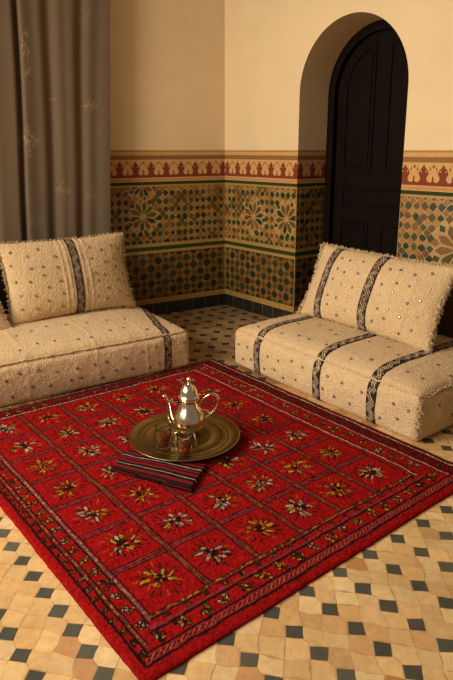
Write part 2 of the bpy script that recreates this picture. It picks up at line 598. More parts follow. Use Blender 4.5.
panel_rect(lx0 + 0.07, mid - 0.055, 0.14, 0.83)
panel_rect(mid + 0.055, lx1 - 0.07, 0.14, 0.83)

# ------------------------------------------------------------------ floor of cream tiles with small dark squares
RUG_F, RUG_R, RUG_B, RUG_L = (-0.096, 3.793), (1.083, 2.316), (-0.213, 1.272), (-1.452, 2.785)
ra = R(-51.3)
FO = Vector((-0.097, 3.827))
FE1 = Vector((math.cos(ra), math.sin(ra)))
FE2 = Vector((-math.sin(ra), math.cos(ra)))
class FloorT(Tiles):
    pass
pf = lambda x, y, t: (FO.x + FE1.x * x + FE2.x * y, FO.y + FE1.y * x + FE2.y * y, t)
T = FloorT(pf)
C_CREAM = [lin(c) for c in ((214, 178, 126), (210, 172, 118), (218, 184, 134), (206, 164, 108), (220, 188, 138), (210, 172, 120), (202, 160, 108), (216, 178, 122))]
C_PATCH = [lin((190, 142, 96)), lin((184, 134, 84))]
C_DARK = [lin(c) for c in ((80, 78, 68), (70, 70, 62), (88, 85, 74), (74, 72, 62))]
def shrink(P, d):
    cx = sum(p[0] for p in P) / len(P)
    cy = sum(p[1] for p in P) / len(P)
    o = []
    for x, y in P:
        l = math.hypot(x - cx, y - cy)
        k = max(0.1, (l - d) / l)
        o.append((cx + (x - cx) * k, cy + (y - cy) * k))
    return o
def bulge(P, a=0.10):
    """soften straight sides so the hand-cut tiles look irregular"""
    o = []
    n = len(P)
    for i in range(n):
        p, q = P[i], P[(i + 1) % n]
        o.append(p)
        mx, my = (p[0] + q[0]) / 2, (p[1] + q[1]) / 2
        nx, ny = q[1] - p[1], -(q[0] - p[0])
        k = random.uniform(-a, a) * 0.5
        o.append((mx + nx * k, my + ny * k))
    return o
def floor_zone(x0, x1, y0, y1, px, py, ox, oy, inside, hx, hy, shear=0.0, shade_tone=1.0, drift=0.0):
    jx = {}
    def row(j):            # the hand-laid rows drift a little apart
        return oy + j * py - drift * min(1.0, max(0.0, (-j - 6) / 3.0))
    def V(key, x, y, a=0.006):
        if key not in jx:
            jx[key] = (x + random.uniform(-a, a), y + random.uniform(-a, a))
        return jx[key]
    for i in range(int((x0 - ox) / px) - 1, int((x1 - ox) / px) + 2):
        for j in range(int((y0 - oy) / py) - 1, int((y1 - oy) / py) + 2):
            cx, cy = ox + i * px + shear * row(j), row(j)
            if not (x0 <= cx <= x1 and y0 <= cy <= y1) or not inside(cx, cy):
                continue
            def rt(i, j, e): return V(('s', i, j, e), ox + i * px + shear * row(j) + e * hx, row(j), 0.003)
            def tp(i, j, e): return V(('t', i, j, e), ox + i * px + shear * row(j), row(j) + e * hy, 0.003)
            def md(i, j): return V(('m', i, j), ox + (i + .5) * px + shear * (row(j) + row(j + 1)) / 2, (row(j) + row(j + 1)) / 2, 0.011)
            def tc(i, j): return V(('c', i, j), ox + (i + .5) * px + shear * row(j), row(j), 0.004)
            D = [rt(i, j, 1), tp(i, j, 1), rt(i, j, -1), tp(i, j, -1)]
            T.add(shrink(D, 0.0022), tuple(c * shade_tone for c in random.choice(C_DARK)), 0.0012)
            up = [rt(i, j, 1), tc(i, j), rt(i + 1, j, -1), tp(i + 1, j, 1), md(i, j), tp(i, j, 1)]
            dn = [rt(i, j + 1, 1), tp(i, j + 1, -1), md(i, j), tp(i + 1, j + 1, -1), rt(i + 1, j + 1, -1), tc(i, j + 1)]
            dn = dn[::-1]
            di = [tp(i, j, 1), md(i, j), tp(i, j + 1, -1), md(i - 1, j)]
            for P in (up, dn[::-1], di):
                col = random.choice(C_CREAM) if random.random() < 0.965 else random.choice(C_PATCH)
                k = random.uniform(0.9, 1.06)
                T.add(shrink(bulge(P, 0.16), 0.0012), tuple(c * k * shade_tone for c in col), 0.0006 + random.uniform(0, .0004))
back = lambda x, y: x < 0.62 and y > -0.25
front = lambda x, y: not back(x, y)
T.rect(-3.6, 5.2, -4.2, 4.6, lin((190, 148, 94)), 0.0003)
floor_zone(-2.6, 0.62, -0.25, 2.6, 0.135, 0.1275, -0.045, 0.005, back, 0.038, 0.038, shade_tone=0.50)  # darker colours paint the shade of the room corner onto these tiles
floor_zone(-1.0, 3.4, -3.2, 1.6, 0.0972, 0.149, 1.490, -0.358, front, 0.035, 0.035, shear=0.035, drift=0.05)
fl = T.build('floor', M['floor'], None)
# consistent upward normals
bm = bmesh.new(); bm.from_mesh(fl.data)
for q in bm.faces:
    q.normal_update()
    if q.normal.z < 0:
        q.normal_flip()
bm.to_mesh(fl.data); bm.free()
struct(fl)

# ------------------------------------------------------------------ rug
NU, NV = 720, 640
LU, LV = 1.89, 1.69
U, Vv = np.meshgrid(np.linspace(0, 1, NU), np.linspace(0, 1, NV), indexing='ij')
RED = np.array(lin((146, 17, 17)))
DKRED = np.array(lin((98, 11, 15)))
BLK = np.array(lin((34, 18, 16)))
PINK = np.array(lin((138, 38, 46)))
CREAM = np.array(lin((176, 140, 116)))
OLIVE = np.array(lin((78, 50, 28)))
GREY = np.array(lin((120, 104, 84)))
YEL = np.array(lin((184, 128, 34)))
ORG = np.array(lin((188, 84, 24)))
WHT = np.array(lin((176, 152, 130)))
P_, Q_ = U * LU, Vv * LV
img = np.tile(RED, (NU, NV, 1))
pn = np.stack([P_.ravel(), Q_.ravel(), np.zeros(P_.size)], 1)
wob = (vnoise(pn, 14, 3) * 0.0022 + vnoise(pn, 40, 4) * 0.0018).reshape(NU, NV)
wob2 = (vnoise(pn, 13, 5) * 0.0022 + vnoise(pn, 42, 6) * 0.0018).reshape(NU, NV)
Pw, Qw = P_ + wob, Q_ + wob2
fine = vnoise(pn, 210, 8).reshape(NU, NV)
fine2 = vnoise(pn, 120, 9).reshape(NU, NV)

def stroke(cx, cy, th, la, lb, col, dark=True):
    """one woven petal (with a dark edge) at metric place cx, cy"""
    rr = la + 0.02
    i0, i1 = int((cx - rr) / LU * (NU - 1)), int((cx + rr) / LU * (NU - 1)) + 2
    j0, j1 = int((cy - rr) / LV * (NV - 1)), int((cy + rr) / LV * (NV - 1)) + 2
    i0, j0, i1, j1 = max(i0, 0), max(j0, 0), min(i1, NU), min(j1, NV)
    if i1 <= i0 or j1 <= j0:
        return
    x, y = Pw[i0:i1, j0:j1] - cx, Qw[i0:i1, j0:j1] - cy
    c, s = math.cos(th), math.sin(th)
    a, b = x * c + y * s, -x * s + y * c
    n = fine[i0:i1, j0:j1]
    sub = img[i0:i1, j0:j1]
    if dark:
        e = (a / (la + 0.004)) ** 2 + (b / (lb + 0.0042)) ** 2 + n * 0.35
        sub[e < 1] = BLK * 1.1
    e = (a / la) ** 2 + (b / lb) ** 2 + n * 0.3
    sub[e < 1] = col

# borders: distance to each edge over the width of that border
sides = {
    'B': ((1 - U), 0.100, Q_), 'L': ((1 - Vv), 0.088, P_), 'R': (Vv, 0.152, P_), 'F': (U, 0.070, Q_)}
depth = np.stack([(sides[k][0] + (wob / 2 if k in 'BF' else wob2 / 2)) / sides[k][1] for k in 'BLRF'])
side = depth.argmin(0)
t = depth.min(0)
bands = {
    'B': [(0, .19, RED * 0.92), (.19, .24, BLK), (.24, .28, PINK), (.28, .345, 'chev'), (.345, .385, PINK), (.385, .43, BLK), (.43, .69, RED), (.68, .73, BLK), (.73, .79, PINK), (.79, .885, RED), (.885, .925, BLK), (.925, .945, PINK), (.945, .98, 'strip'), (.98, 1.0, BLK)],
    'L': [(0, .2, RED * 1.0), (.2, .265, BLK), (.265, .40, RED * 0.9), (.39, .44, BLK), (.44, .46, PINK), (.455, .49, 'strip'), (.49, .515, PINK), (.51, .56, BLK), (.55, .82, RED), (.815, .86, BLK), (.86, .89, PINK), (.885, .93, 'pale'), (.93, .965, PINK), (.965, 1.0, BLK)],
    'R': [(0, .09, DKRED), (.09, .115, BLK), (.115, .15, CREAM), (.15, .18, BLK), (.18, .38, DKRED), (.38, .405, BLK), (.405, .435, PINK), (.435, .46, CREAM), (.46, .49, BLK), (.49, .80, RED * .9), (.80, .825, BLK), (.825, .85, PINK), (.85, .88, CREAM), (.88, .905, BLK), (.905, .97, RED * .95), (.97, 1.0, BLK)],
    'F': [(0, .10, DKRED), (.10, .14, BLK), (.14, .19, CREAM * 0.7), (.19, .23, BLK), (.23, .36, DKRED), (.36, .40, BLK), (.40, .44, PINK), (.44, .82, DKRED), (.82, .87, BLK), (.87, .93, CREAM), (.93, 1.0, BLK)]}
for n, k in enumerate('BLRF'):
    along = sides[k][2]
    for a, b, c in bands[k]:
        m = (side == n) & (t >= a) & (t < b)
        if isinstance(c, str):
            ph = ((along / 0.02 + (t - a) / (b - a) * (1 if c == 'chev' else 0.4)) % 1.0)
            if c == 'chev':
                img[m & (ph < .4)] = BLK * 1.3
                img[m & (ph >= .4) & (ph < .75)] = ORG * 0.8
                img[m & (ph >= .75)] = PINK
            elif c == 'strip':
                img[m] = OLIVE
                img[m & (fine2 > .15)] = YEL * 0.6
            else:
                img[m] = GREY * .7
                img[m & (fine2 > .25)] = CREAM * .75
        else:
            img[m] = c
# field grid lines
u0, u1, NR = 0.070, 0.900, 7
v0, v1, NC = 0.152, 0.912, 6
field = t >= 1.0
for i in range(NR + 1):
    d = np.abs(Pw - (u0 + (u1 - u0) * i / NR) * LU)
    if 0 < i < NR:
        m = field & (d < 0.0160)
        img[m] = BLK
        m = field & (d < 0.0100)
        img[m] = PINK
        m = field & (d < 0.0035)
        img[m] = np.where((fine2[m] > .0)[:, None], OLIVE, BLK * 2.0)
for j in range(1, NC):
    d = np.abs(Qw - (v0 + (v1 - v0) * j / NC) * LV)
    img[field & (d < 0.0155)] = BLK
    img[field & (d < 0.0100)] = PINK * 0.85
    m = field & (d < 0.0042)
    img[m] = np.where((fine2[m] > .1)[:, None], YEL * 0.3, OLIVE)
# flowers
prnd = random.Random(21)
for i in range(NR):
    for j in range(NC):
        cx = (u0 + (u1 - u0) * (i + .5) / NR) * LU
        cy = (v0 + (v1 - v0) * (j + .5) / NC) * LV
        pal = prnd.choice([(YEL, YEL, ORG), (WHT, WHT, YEL), (YEL, WHT, YEL), (WHT, CREAM, YEL)])
        if i == NR - 1:
            pal = [(WHT, YEL, WHT), (YEL, YEL, ORG), (WHT, WHT, YEL), (YEL, ORG, YEL), (WHT, WHT, CREAM), (YEL, YEL, YEL)][j % 6]
        n = prnd.choice([8, 9, 9, 10])
        o = prnd.uniform(0, 1)
        for k in range(2 * n):           # dark shadow dashes round the flower
            th = 2 * math.pi * k / (2 * n) + o
            r = prnd.uniform(.055, .078)
            stroke(cx + r * math.cos(th), cy + r * math.sin(th), th, .014, .0035, prnd.choice([BLK * 1.2, BLK * 1.2, DKRED, ORG * .7]), False)
        for k in range(n):
            th = 2 * math.pi * k / n + o + prnd.uniform(-.28, .28)
            if prnd.random() < .1:
                continue
            r = prnd.uniform(.030, .050)
            stroke(cx + r * math.cos(th), cy + r * math.sin(th), th + prnd.uniform(-.5, .5), prnd.uniform(.011, .020), prnd.uniform(.0045, .0075), prnd.choice(pal) * prnd.uniform(.6, 1.05))
            if prnd.random() < .7:
                r += prnd.uniform(-.012, .012)
                th += prnd.uniform(.2, .45)
                stroke(cx + r * math.cos(th), cy + r * math.sin(th), th + prnd.uniform(-.6, .6), prnd.uniform(.009, .015), prnd.uniform(.0035, .006), prnd.choice([BLK, BLK, OLIVE, ORG * .7]), False)
        for k in range(6):
            th = 2 * math.pi * k / 6 + o
            r = prnd.uniform(.008, .02)
            stroke(cx + r * math.cos(th), cy + r * math.sin(th), th + prnd.uniform(-.5, .5), .008, .0045, prnd.choice([pal[0] * .8, BLK, pal[2] * .7, BLK]))
def cluster(cx, cy, s, pals):
    p = prnd.choice(pals)
    for k in range(11):
        th = prnd.uniform(0, 6.28)
        r = prnd.uniform(.2, 1.15) * s
        stroke(cx + r * math.cos(th), cy + r * math.sin(th), prnd.uniform(0, 3), s * .36, s * .19, prnd.choice(list(p) + [ORG * .5]) * prnd.uniform(.7, 1.05))
PAL = [(YEL, ORG, YEL), (WHT, CREAM, YEL), (YEL, OLIVE, YEL), (CREAM, BLK * 2, YEL)]
def border_row(k, tc, s, step, pals, lo=0.03, hi=0.97):
    w = sides[k][1]
    L = LV if k in 'BF' else LU
    n = int(L / step)
    for q in range(n):
        al = (q + .5) / n
        d = tc * w
        # stay on this side's own stretch
        if k == 'B': u, v_ = 1 - d, al
        elif k == 'F': u, v_ = d, al
        elif k == 'L': u, v_ = al, 1 - d
        else: u, v_ = al, d
        dd = [(1 - u) / sides['B'][1], (1 - v_) / sides['L'][1], v_ / sides['R'][1], u / sides['F'][1]]
        if min(range(4), key=lambda z: dd[z]) != 'BLRF'.index(k):
            continue
        cluster(u * LU, v_ * LV, s * prnd.uniform(.85, 1.15), pals)
border_row('B', .56, .019, .078, PAL)
border_row('B', .845, .008, .072, PAL[:1])
border_row('L', .685, .017, .068, PAL)
border_row('L', .333, .009, .052, PAL)
border_row('R', .645, .024, .088, PAL)
border_row('R', .28, .013, .06, [(OLIVE, GREY, ORG * .7), (ORG * .6, OLIVE, GREY)])
border_row('F', .63, .017, .07, [(YEL * .8, ORG, YEL * .8), (CREAM, YEL, OLIVE)])
border_row('F', .3, .008, .05, [(OLIVE, ORG * .7, GREY)])
# woven mottling
spk = vnoise(pn, 260, 31).reshape(NU, NV)
img *= (1 + 0.26 * fine2 + 0.30 * spk)[..., None]
drop = (vnoise(pn, 300, 33).reshape(NU, NV) > .62) & (vnoise(pn, 25, 34).reshape(NU, NV) > .1)
img[drop] *= 0.45
x = (1 - U) * (1 - Vv) * RUG_F[0] + U * (1 - Vv) * RUG_R[0] + U * Vv * RUG_B[0] + (1 - U) * Vv * RUG_L[0]
y = (1 - U) * (1 - Vv) * RUG_F[1] + U * (1 - Vv) * RUG_R[1] + U * Vv * RUG_B[1] + (1 - U) * Vv * RUG_L[1]
edge = np.minimum(np.minimum(P_, LU - P_), np.minimum(Q_, LV - Q_))
z = 0.013 + 0.0012 * fine2 + 0.0008 * spk + 0.0008 * vnoise(pn, 5, 2).reshape(NU, NV) - 0.004 * np.exp(-(edge / 0.006) ** 2)
# a slightly wavy outline
x = x + wob * 0.8
y = y + wob2 * 0.8
verts = np.stack([x.ravel(), y.ravel(), z.ravel()], 1)
faces = grid_faces(NU, NV)
cols = img.reshape(-1, 3)
# skirt down to the floor
ring = [i * NV for i in range(NU)] + [(NU - 1) * NV + j for j in range(1, NV)] + [i * NV + NV - 1 for i in range(NU - 2, -1, -1)] + [j for j in range(NV - 2, 0, -1)]
nb = len(verts)
low = verts[ring].copy()
low[:, 2] = 0.0015
verts = np.concatenate([verts, low])
cols = np.concatenate([cols, cols[ring] * 0.8])
for a in range(len(ring)):
    b = (a + 1) % len(ring)
    faces.append((ring[a], ring[b], nb + b, nb + a))
rug = mesh_obj('rug', verts, faces, M['rug'], colors=np.clip(cols, 0.002, 1), smooth=True)
bm = bmesh.new(); bm.from_mesh(rug.data); bmesh.ops.recalc_face_normals(bm, faces=bm.faces); bm.to_mesh(rug.data); bm.free()
tag(rug, 'large red woven rug with squares of yellow and white flowers, lying on the tiled floor', 'rug')

# ------------------------------------------------------------------ upholstery helpers
def strands(name, roots, parent, length=(.014, .028), rad=0.0016, mat=None):
    """short woolly tufts; roots = list of (point, direction)"""
    g = Geo()
    rr = random.Random(len(roots))
    for p, d in roots:
        L = rr.uniform(*length)
        d = (Vector(d) + Vector((rr.uniform(-.6, .6), rr.uniform(-.6, .6), rr.uniform(-.7, .5)))).normalized()
        p = Vector(p)
        q = Vector((rr.uniform(-1, 1), rr.uniform(-1, 1), rr.uniform(-1, .3))) * L * .35
        g.tube([p - d * L * .25, p + d * L * .45 + q * .4, p + d * L * .85 + q], [rad, rad * 1.1, rad * .5], n=4)
    return g.build(name, mat or M['boucle'], parent)

SEQ = None
def make_sequin():
    g = Geo()
    n = 10
    verts, faces, fm = [], [], []
    prof = [(0.0, .0016), (.0042, .0015), (.0050, .0020), (.0080, .0018), (.0084, -.001)]
    for r, z in prof:
        for k in range(n):
            a = 2 * math.pi * k / n
            verts.append((r * math.cos(a), r * math.sin(a), z))
    faces = grid_faces(len(prof), n, flip=True, wrap=True)
    fm = [0 if i < n else 1 for i in range(len(faces))]
    me = bpy.data.meshes.new('sequin')
    me.from_pydata(verts, [], faces)
    me.materials.append(M['sequin'])
    me.materials.append(M['sequin_rim'])
    me.polygons.foreach_set('material_index', np.array(fm, dtype=np.int32))
    me.update()
    return me
SEQ = make_sequin()
def sequin(parent, co, no, scale=1.0):
    scale *= 1.0
    o = bpy.data.objects.new('sequin', SEQ)
    o.matrix_local = Matrix.Translation(co) @ no.to_track_quat('Z', 'Y').to_matrix().to_4x4() @ Matrix.Scale(scale, 4)
    link(o, parent)
    return o

def band_color(a, b, red=True):
    """a across -1..1, b running metres -> colour of the embroidered ribbon"""
    ivory, ink, rust = lin((198, 174, 140)), lin((44, 38, 40)), lin((164, 104, 78))
    if abs(a) > 0.76:
        return ink
    if abs(a) > 0.67:
        return ivory
    per = 0.075
    ph = (b / per) % 1.0
    tri = abs(ph - .5) * 4 - 1           # zigzag -1..1
    d = a / 0.62 - tri * .75
    if abs(d) < .17:
        return rust if red and (int(b / per) % 3 == 1) else ivory
    if abs(d) < .42:
        return ink
    if abs(d - .75) < .11 or abs(d + .75) < .11:
        return ivory
    if red and abs(d) > 1.25:
        return lin((84, 62, 54))
    return ink

def ribbon(name, path, width, wdir, hit, parent, off=0.0035, nw=13, red=True):
    """strip of mesh laid over a surface. path: list of (origin, direction) rays; wdir: across"""
    verts, cols, faces = [], [], []
    run = 0
    prev = None
    good = 0
    for o, d in path:
        row = []
        for k in range(nw):
            a = -1 + 2 * k / (nw - 1)
            h = hit(o + wdir * (a * width / 2), d)
            if h is None or (h[0].z < .2 and d.z < -.9):
                row = None
                break
            row.append((h[0] + h[1] * off * (1 if abs(a) < .99 else -.4), a))
        if row is None:
            continue
        c = row[nw // 2][0]
        if prev is not None:
            run += (c - prev).length
        prev = c
        for p, a in row:
            verts.append(p)
            cols.append(band_color(a, run, red))
        good += 1
    faces = grid_faces(good, nw, flip=True)
    return mesh_obj(name, verts, faces, M['band'], parent, colors=np.array(cols), smooth=True)

def bvh_of(o):
    bm = bmesh.new()
    bm.from_mesh(o.data)
    b = BVHTree.FromBMesh(bm)
    bm.free()
    def hit(o_, d):
        r = b.ray_cast(o_, d)
        return None if r[0] is None else (r[0], r[1] if r[1].dot(d) < 0 else -r[1])
    return hit

def smooth_normals(v, f):
    n = np.zeros_like(v)
    F = np.array(f)
    a, b, c = v[F[:, 0]], v[F[:, 1]], v[F[:, 2]]
    fn = np.cross(b - a, c - a)
    d = v[F[:, 3]]
    fn += np.cross(c - a, d - a)
    for k in range(4):
        np.add.at(n, F[:, k], fn)
    l = np.linalg.norm(n, axis=1, keepdims=True)
    return n / np.maximum(l, 1e-9)

def floor_sofa(L, D, H, seed, parent, r=0.035, dome=0.04, res=0.009, ridges=()):
    """shaggy block mattress: x 0..L, y 0..D, z 0..H"""
    nx, ny, nz = int(L / res), int(D / res), int(H / res)
    pts, faces = {}, []
    V = []
    def vid(i, j, k):
        key = (i, j, k)
        if key not in pts:
            pts[key] = len(V)
            V.append((i / nx, j / ny, k / nz))
        return pts[key]
    for i in range(nx):
        for j in range(ny):
            faces.append((vid(i, j, nz), vid(i + 1, j, nz), vid(i + 1, j + 1, nz), vid(i, j + 1, nz)))
    for i in range(nx):
        for j in range(ny):
            if i % 6 == 0 or True:
                faces.append((vid(i, j, 0), vid(i, j + 1, 0), vid(i + 1, j + 1, 0), vid(i + 1, j, 0)))
    for i in range(nx):
        for k in range(nz):
            faces.append((vid(i, 0, k), vid(i + 1, 0, k), vid(i + 1, 0, k + 1), vid(i, 0, k + 1)))
            faces.append((vid(i + 1, ny, k), vid(i, ny, k), vid(i, ny, k + 1), vid(i + 1, ny, k + 1)))
    for j in range(ny):
        for k in range(nz):
            faces.append((vid(nx, j, k), vid(nx, j + 1, k), vid(nx, j + 1, k + 1), vid(nx, j, k + 1)))
            faces.append((vid(0, j + 1, k), vid(0, j, k), vid(0, j, k + 1), vid(0, j + 1, k + 1)))
    v = np.array(V)
    u = v.copy()
    v = v * np.array([L, D, H])
    h = np.array([L, D, H]) / 2
    p = v - h
    inner = np.clip(p, -(h - r), h - r)
    q = p - inner
    l = np.linalg.norm(q, axis=1, keepdims=True)
    q = q / np.maximum(l, 1e-9) * np.minimum(np.where(l > 0, r, 0), r)
    v = inner + q + h
    bx = 1 - (2 * u[:, 0] - 1) ** 4
    by = 1 - (2 * u[:, 1] - 1) ** 4
    bz = 1 - (2 * u[:, 2] - 1) ** 2
    up = (u[:, 2] > .5) * (u[:, 2] - .5) * 2
    v[:, 2] += dome * (1 - (2 * u[:, 0] - 1) ** 6) ** .8 * (1 - (2 * u[:, 1] - 1) ** 6) ** .8 * up ** 2
    v[:, 1] += np.where(u[:, 1] < .5, -1, 1) * 0.018 * bz * bx * np.abs(2 * u[:, 1] - 1) ** 3
    v[:, 0] += np.where(u[:, 0] < .5, -1, 1) * 0.018 * bz * by * np.abs(2 * u[:, 0] - 1) ** 3
    n = smooth_normals(v, faces)
    d = 0.0026 * vnoise(v, 12, seed) + 0.0008 * vnoise(v, 48, seed + 1) + 0.0022 * vnoise(v, 105, seed + 2)
    for x0 in ridges:
        d += 0.0045 * np.exp(-((v[:, 0] - x0 - .008 * vnoise(v, 6, seed + 5)) / 0.007) ** 2) * (vnoise(v, 40, seed + 4) * .5 + .7)
    keep = np.clip(v[:, 2] / 0.03, 0, 1)
    v = v + n * (d * keep)[:, None]
    v[:, 2] = np.maximum(v[:, 2], 0.0)
    return mesh_obj('mattress', v, faces, M['boucle'], parent, smooth=True)

def fluff_tube(pts, rad, seed):
    g = Geo()
    rr = random.Random(seed)
    g.tube([Vector(p) + Vector((rr.uniform(-1, 1), rr.uniform(-1, 1), rr.uniform(-1, 1))) * rad * .45 for p in pts], [rad * rr.uniform(.7, 1.25) for _ in pts], n=7)
    return g

def pillow(w, h, T, seed, parent, ridges=(), nx=150, ny=84):
    """x across, z up, front towards -y (local)"""
    verts, faces = [], []
    us = np.linspace(-1, 1, nx)
    vs = np.linspace(-1, 1, ny)
    Ug, Vg = np.meshgrid(us, vs, indexing='ij')
    def side(sgn):
        prof = (np.clip(1 - np.abs(Ug) ** 2.6, 0, 1) ** .55) * (np.clip(1 - np.abs(Vg) ** 2.6, 0, 1) ** .55)
        X = Ug * w / 2 * (1 - 0.055 * (1 - Vg ** 2))
        Zz = Vg * h / 2 * (1 - 0.05 * (1 - Ug ** 2))
        return np.stack([X.ravel(), (sgn * T / 2 * prof).ravel(), Zz.ravel()], 1)
    a, b = side(-1), side(1)
    v = np.concatenate([a, b])
    f = grid_faces(nx, ny, flip=True) + grid_faces(nx, ny, base=nx * ny)
    n = smooth_normals(v, f)
    d = 0.0024 * vnoise(v, 10, seed) + 0.0006 * vnoise(v, 48, seed + 1) + 0.0018 * vnoise(v, 110, seed + 2)
    for x0 in ridges:
        d += 0.005 * np.exp(-((v[:, 0] - x0 - .01 * vnoise(v, 6, seed + 5)) / 0.006) ** 2) * (vnoise(v, 45, seed + 4) * .5 + .7)
    v = v + n * d[:, None]
    o = mesh_obj('pillow_cover', v, f, M['boucle'], parent, smooth=True)
    bm = bmesh.new(); bm.from_mesh(o.data)
    bmesh.ops.remove_doubles(bm, verts=bm.verts, dist=0.0012)
    bmesh.ops.recalc_face_normals(bm, faces=bm.faces)
    bm.to_mesh(o.data); bm.free()
    o.data.polygons.foreach_set('use_smooth', np.ones(len(o.data.polygons), bool))
    return o

def pillow_edge(w, h, edge, n, seed):
    rr = random.Random(seed)
    out = []
    for k in range(n):
        s = rr.uniform(-1, 1)
        if edge in 'lr':
            sg = -1 if edge == 'l' else 1
            out.append(((sg * w / 2 * (1 - .055 * (1 - s * s)) + rr.uniform(-.008, .004), rr.uniform(-.012, .012), s * h / 2), (sg, rr.uniform(-.7, .3), -.1)))
        else:
            sg = 1 if edge == 't' else -1
            out.append(((s * w / 2, rr.uniform(-.008, .008), sg * h / 2 * (1 - .05 * (1 - s * s)) + rr.uniform(-.004, .003)), (0, -.3, sg)))
    return out

def pillow_strip(hit, x0, h, width, parent, name='woven_band', red=True):
    path = [(Vector((x0, -1, zz)), Vector((0, 1, 0))) for zz in np.linspace(h * .492, -h * .492, 160)]
    return ribbon(name, path, width, Vector((1, 0, 0)), hit, parent, red=red)

def place_pillow(o, centre, yaw, tilt):
    o.location = centre
    o.rotation_euler = Matrix.Rotation(yaw, 3, 'Z').to_4x4().to_euler()
    o.rotation_euler = (Matrix.Rotation(yaw, 3, 'Z') @ Matrix.Rotation(-tilt, 3, 'X')).to_euler()

def pillow_sequins(hit, xs, h, parent, seed, zs=5, jx=.014, scale=1.0):
    rr = random.Random(seed)
    for i, x0 in enumerate(xs):
        for k in range(zs):
            zz = -h * .40 + h * .80 * (k + (.25 if i % 2 else .6)) / zs
            hh = hit(Vector((x0 + rr.uniform(-jx, jx), -1, zz + rr.uniform(-.018, .018))), Vector((0, 1, 0)))
            if hh:
                sequin(parent, hh[0] + hh[1] * .0025, hh[1], scale * rr.uniform(.85, 1.1))

# ------------------------------------------------------------------ left floor sofa
AL = R(33.5)
eL = Vector((math.cos(AL), math.sin(AL), 0))
nL = Vector((-math.sin(AL), math.cos(AL), 0))
LSL = 2.15
sofa_l = empty('floor_sofa', Vector((-0.256, 3.70, 0.001)) - eL * (LSL + .004) - nL * .055, AL)
tag(sofa_l, 'low cream floor sofa before the curtain at left, one dark band near its end', 'sofa')
ms = floor_sofa(LSL, 0.95, 0.24, 11, sofa_l, dome=0.062, ridges=[LSL - x for x in (.30, .62, 1.02, 1.40)])
hitL = bvh_of(ms)
def sofa_path(x0, H, D, drift=0.0):
    c = Vector((x0, 0.16, H - 0.16))
    P = []
    for yy in np.linspace(D - .05, .16, 90):
        P.append((Vector((x0 + drift * max(0, (yy - .08) / .45) ** 1.25, yy, 1)), Vector((0, 0, -1))))
    for a in np.linspace(90, 180, 46)[1:]:
        d = Vector((0, math.cos(R(a)), math.sin(R(a))))
        P.append((c + d * .8, -d))
    for zz in np.linspace(H - .165, .016, 26):
        P.append((Vector((x0, -1, zz)), Vector((0, 1, 0))))
    return P
ribbon('woven_band', sofa_path(LSL - .165, .245, .95, .12), .052, Vector((1, 0, 0)), hitL, sofa_l, red=True)
def edge_piping(hit, x0, x1, H, parent, seed, step=.012):
    pts = []
    for xx in np.arange(x0, x1, step):
        d = Vector((0, math.cos(R(128)), math.sin(R(128))))
        h = hit(Vector((xx, .05, H - .05)) + d * .5, -d)
        if h:
            pts.append(h[0] + h[1] * .001)
    return fluff_tube(pts, .0062, seed).build('piping', M['boucle'], parent)
edge_piping(hitL, .03, LSL - .02, .245, sofa_l, 3)
rr = random.Random(5)
for i in range(20):                                   # sequins on the front face
    xx = LSL - .055 - i * .1
    for k in range(2):
        if abs(xx - (LSL - .165)) < .045:
            continue
        h = hitL(Vector((xx + (.045 if k else 0) + rr.uniform(-.02, .02), -1, (.075 if k else .165) + rr.uniform(-.02, .02))), Vector((0, 1, 0)))
        if h:
            sequin(sofa_l, h[0] + h[1] * .002, h[1])
for i in range(15):
    for k in range(2):
        xx = LSL - .06 - i * .11 - (.05 if k % 2 else 0) + rr.uniform(-.02, .02)
        if abs(xx - (LSL - .165)) < .045:
            continue
        h = hitL(Vector((xx, .12 + k * .22 + rr.uniform(-.05, .05), 1)), Vector((0, 0, -1)))
        if h:
            sequin(sofa_l, h[0] + h[1] * .002, h[1])

# ------------------------------------------------------------------ right floor sofa
AR = R(-52.4)
eR = Vector((math.cos(AR), math.sin(AR), 0))
nR = Vector((-math.sin(AR), math.cos(AR), 0))
RSL = 1.395
sofa_r = empty('floor_sofa', Vector((0.100, 3.718, 0.001)) - eR * .02 - nR * .055, AR)
tag(sofa_r, 'low cream floor sofa by the arched door at right, with three dark bands', 'sofa')
ms = floor_sofa(RSL, 0.90, 0.24, 41, sofa_r, dome=0.062, ridges=(.08, .30, .38, .48, .66, .76, .88, 1.0, 1.2))
hitR = bvh_of(ms)
RB = (.245, .75, 1.125)
for x0 in RB:
    ribbon('woven_band', sofa_path(x0, .245, .82), .062, Vector((1, 0, 0)), hitR, sofa_r, red=x0 < .3)
edge_piping(hitR, .02, RSL - .02, .245, sofa_r, 8)
# fringed seam at the right end: up the front corner and back along the top
pts = []
for zz in np.arange(.03, .235, .01):
    d = Vector((.7, -.7, 0))
    h = hitR(Vector((RSL - .05, .05, zz)) + d * .5, -d)
    if h: pts.append(h[0])
for yy in np.arange(.03, .8, .01):
    d = Vector((.7, 0, .7))
    h = hitR(Vector((RSL - .05, yy, .195)) + d * .5, -d)
    if h: pts.append(h[0])
roots = []
rr = random.Random(9)
for p in pts:
    for k in range(9):
        roots.append((p + Vector((rr.uniform(-.008, .008), rr.uniform(-.008, .008), rr.uniform(-.008, .008))), (.6, -.5, .45)))
strands('fringe', roots, sofa_r, length=(.012, .022), rad=.0018)
for i in range(14):
    for k in range(2):
        xx = .05 + i * .1 + (.05 if k else 0) + rr.uniform(-.018, .018)
        if xx > RSL - .04 or min(abs(xx - b) for b in RB) < .045:
            continue
        h = hitR(Vector((xx, -1, (.08 if k else .165) + rr.uniform(-.02, .02))), Vector((0, 1, 0)))
        if h:
            sequin(sofa_r, h[0] + h[1] * .002, h[1])
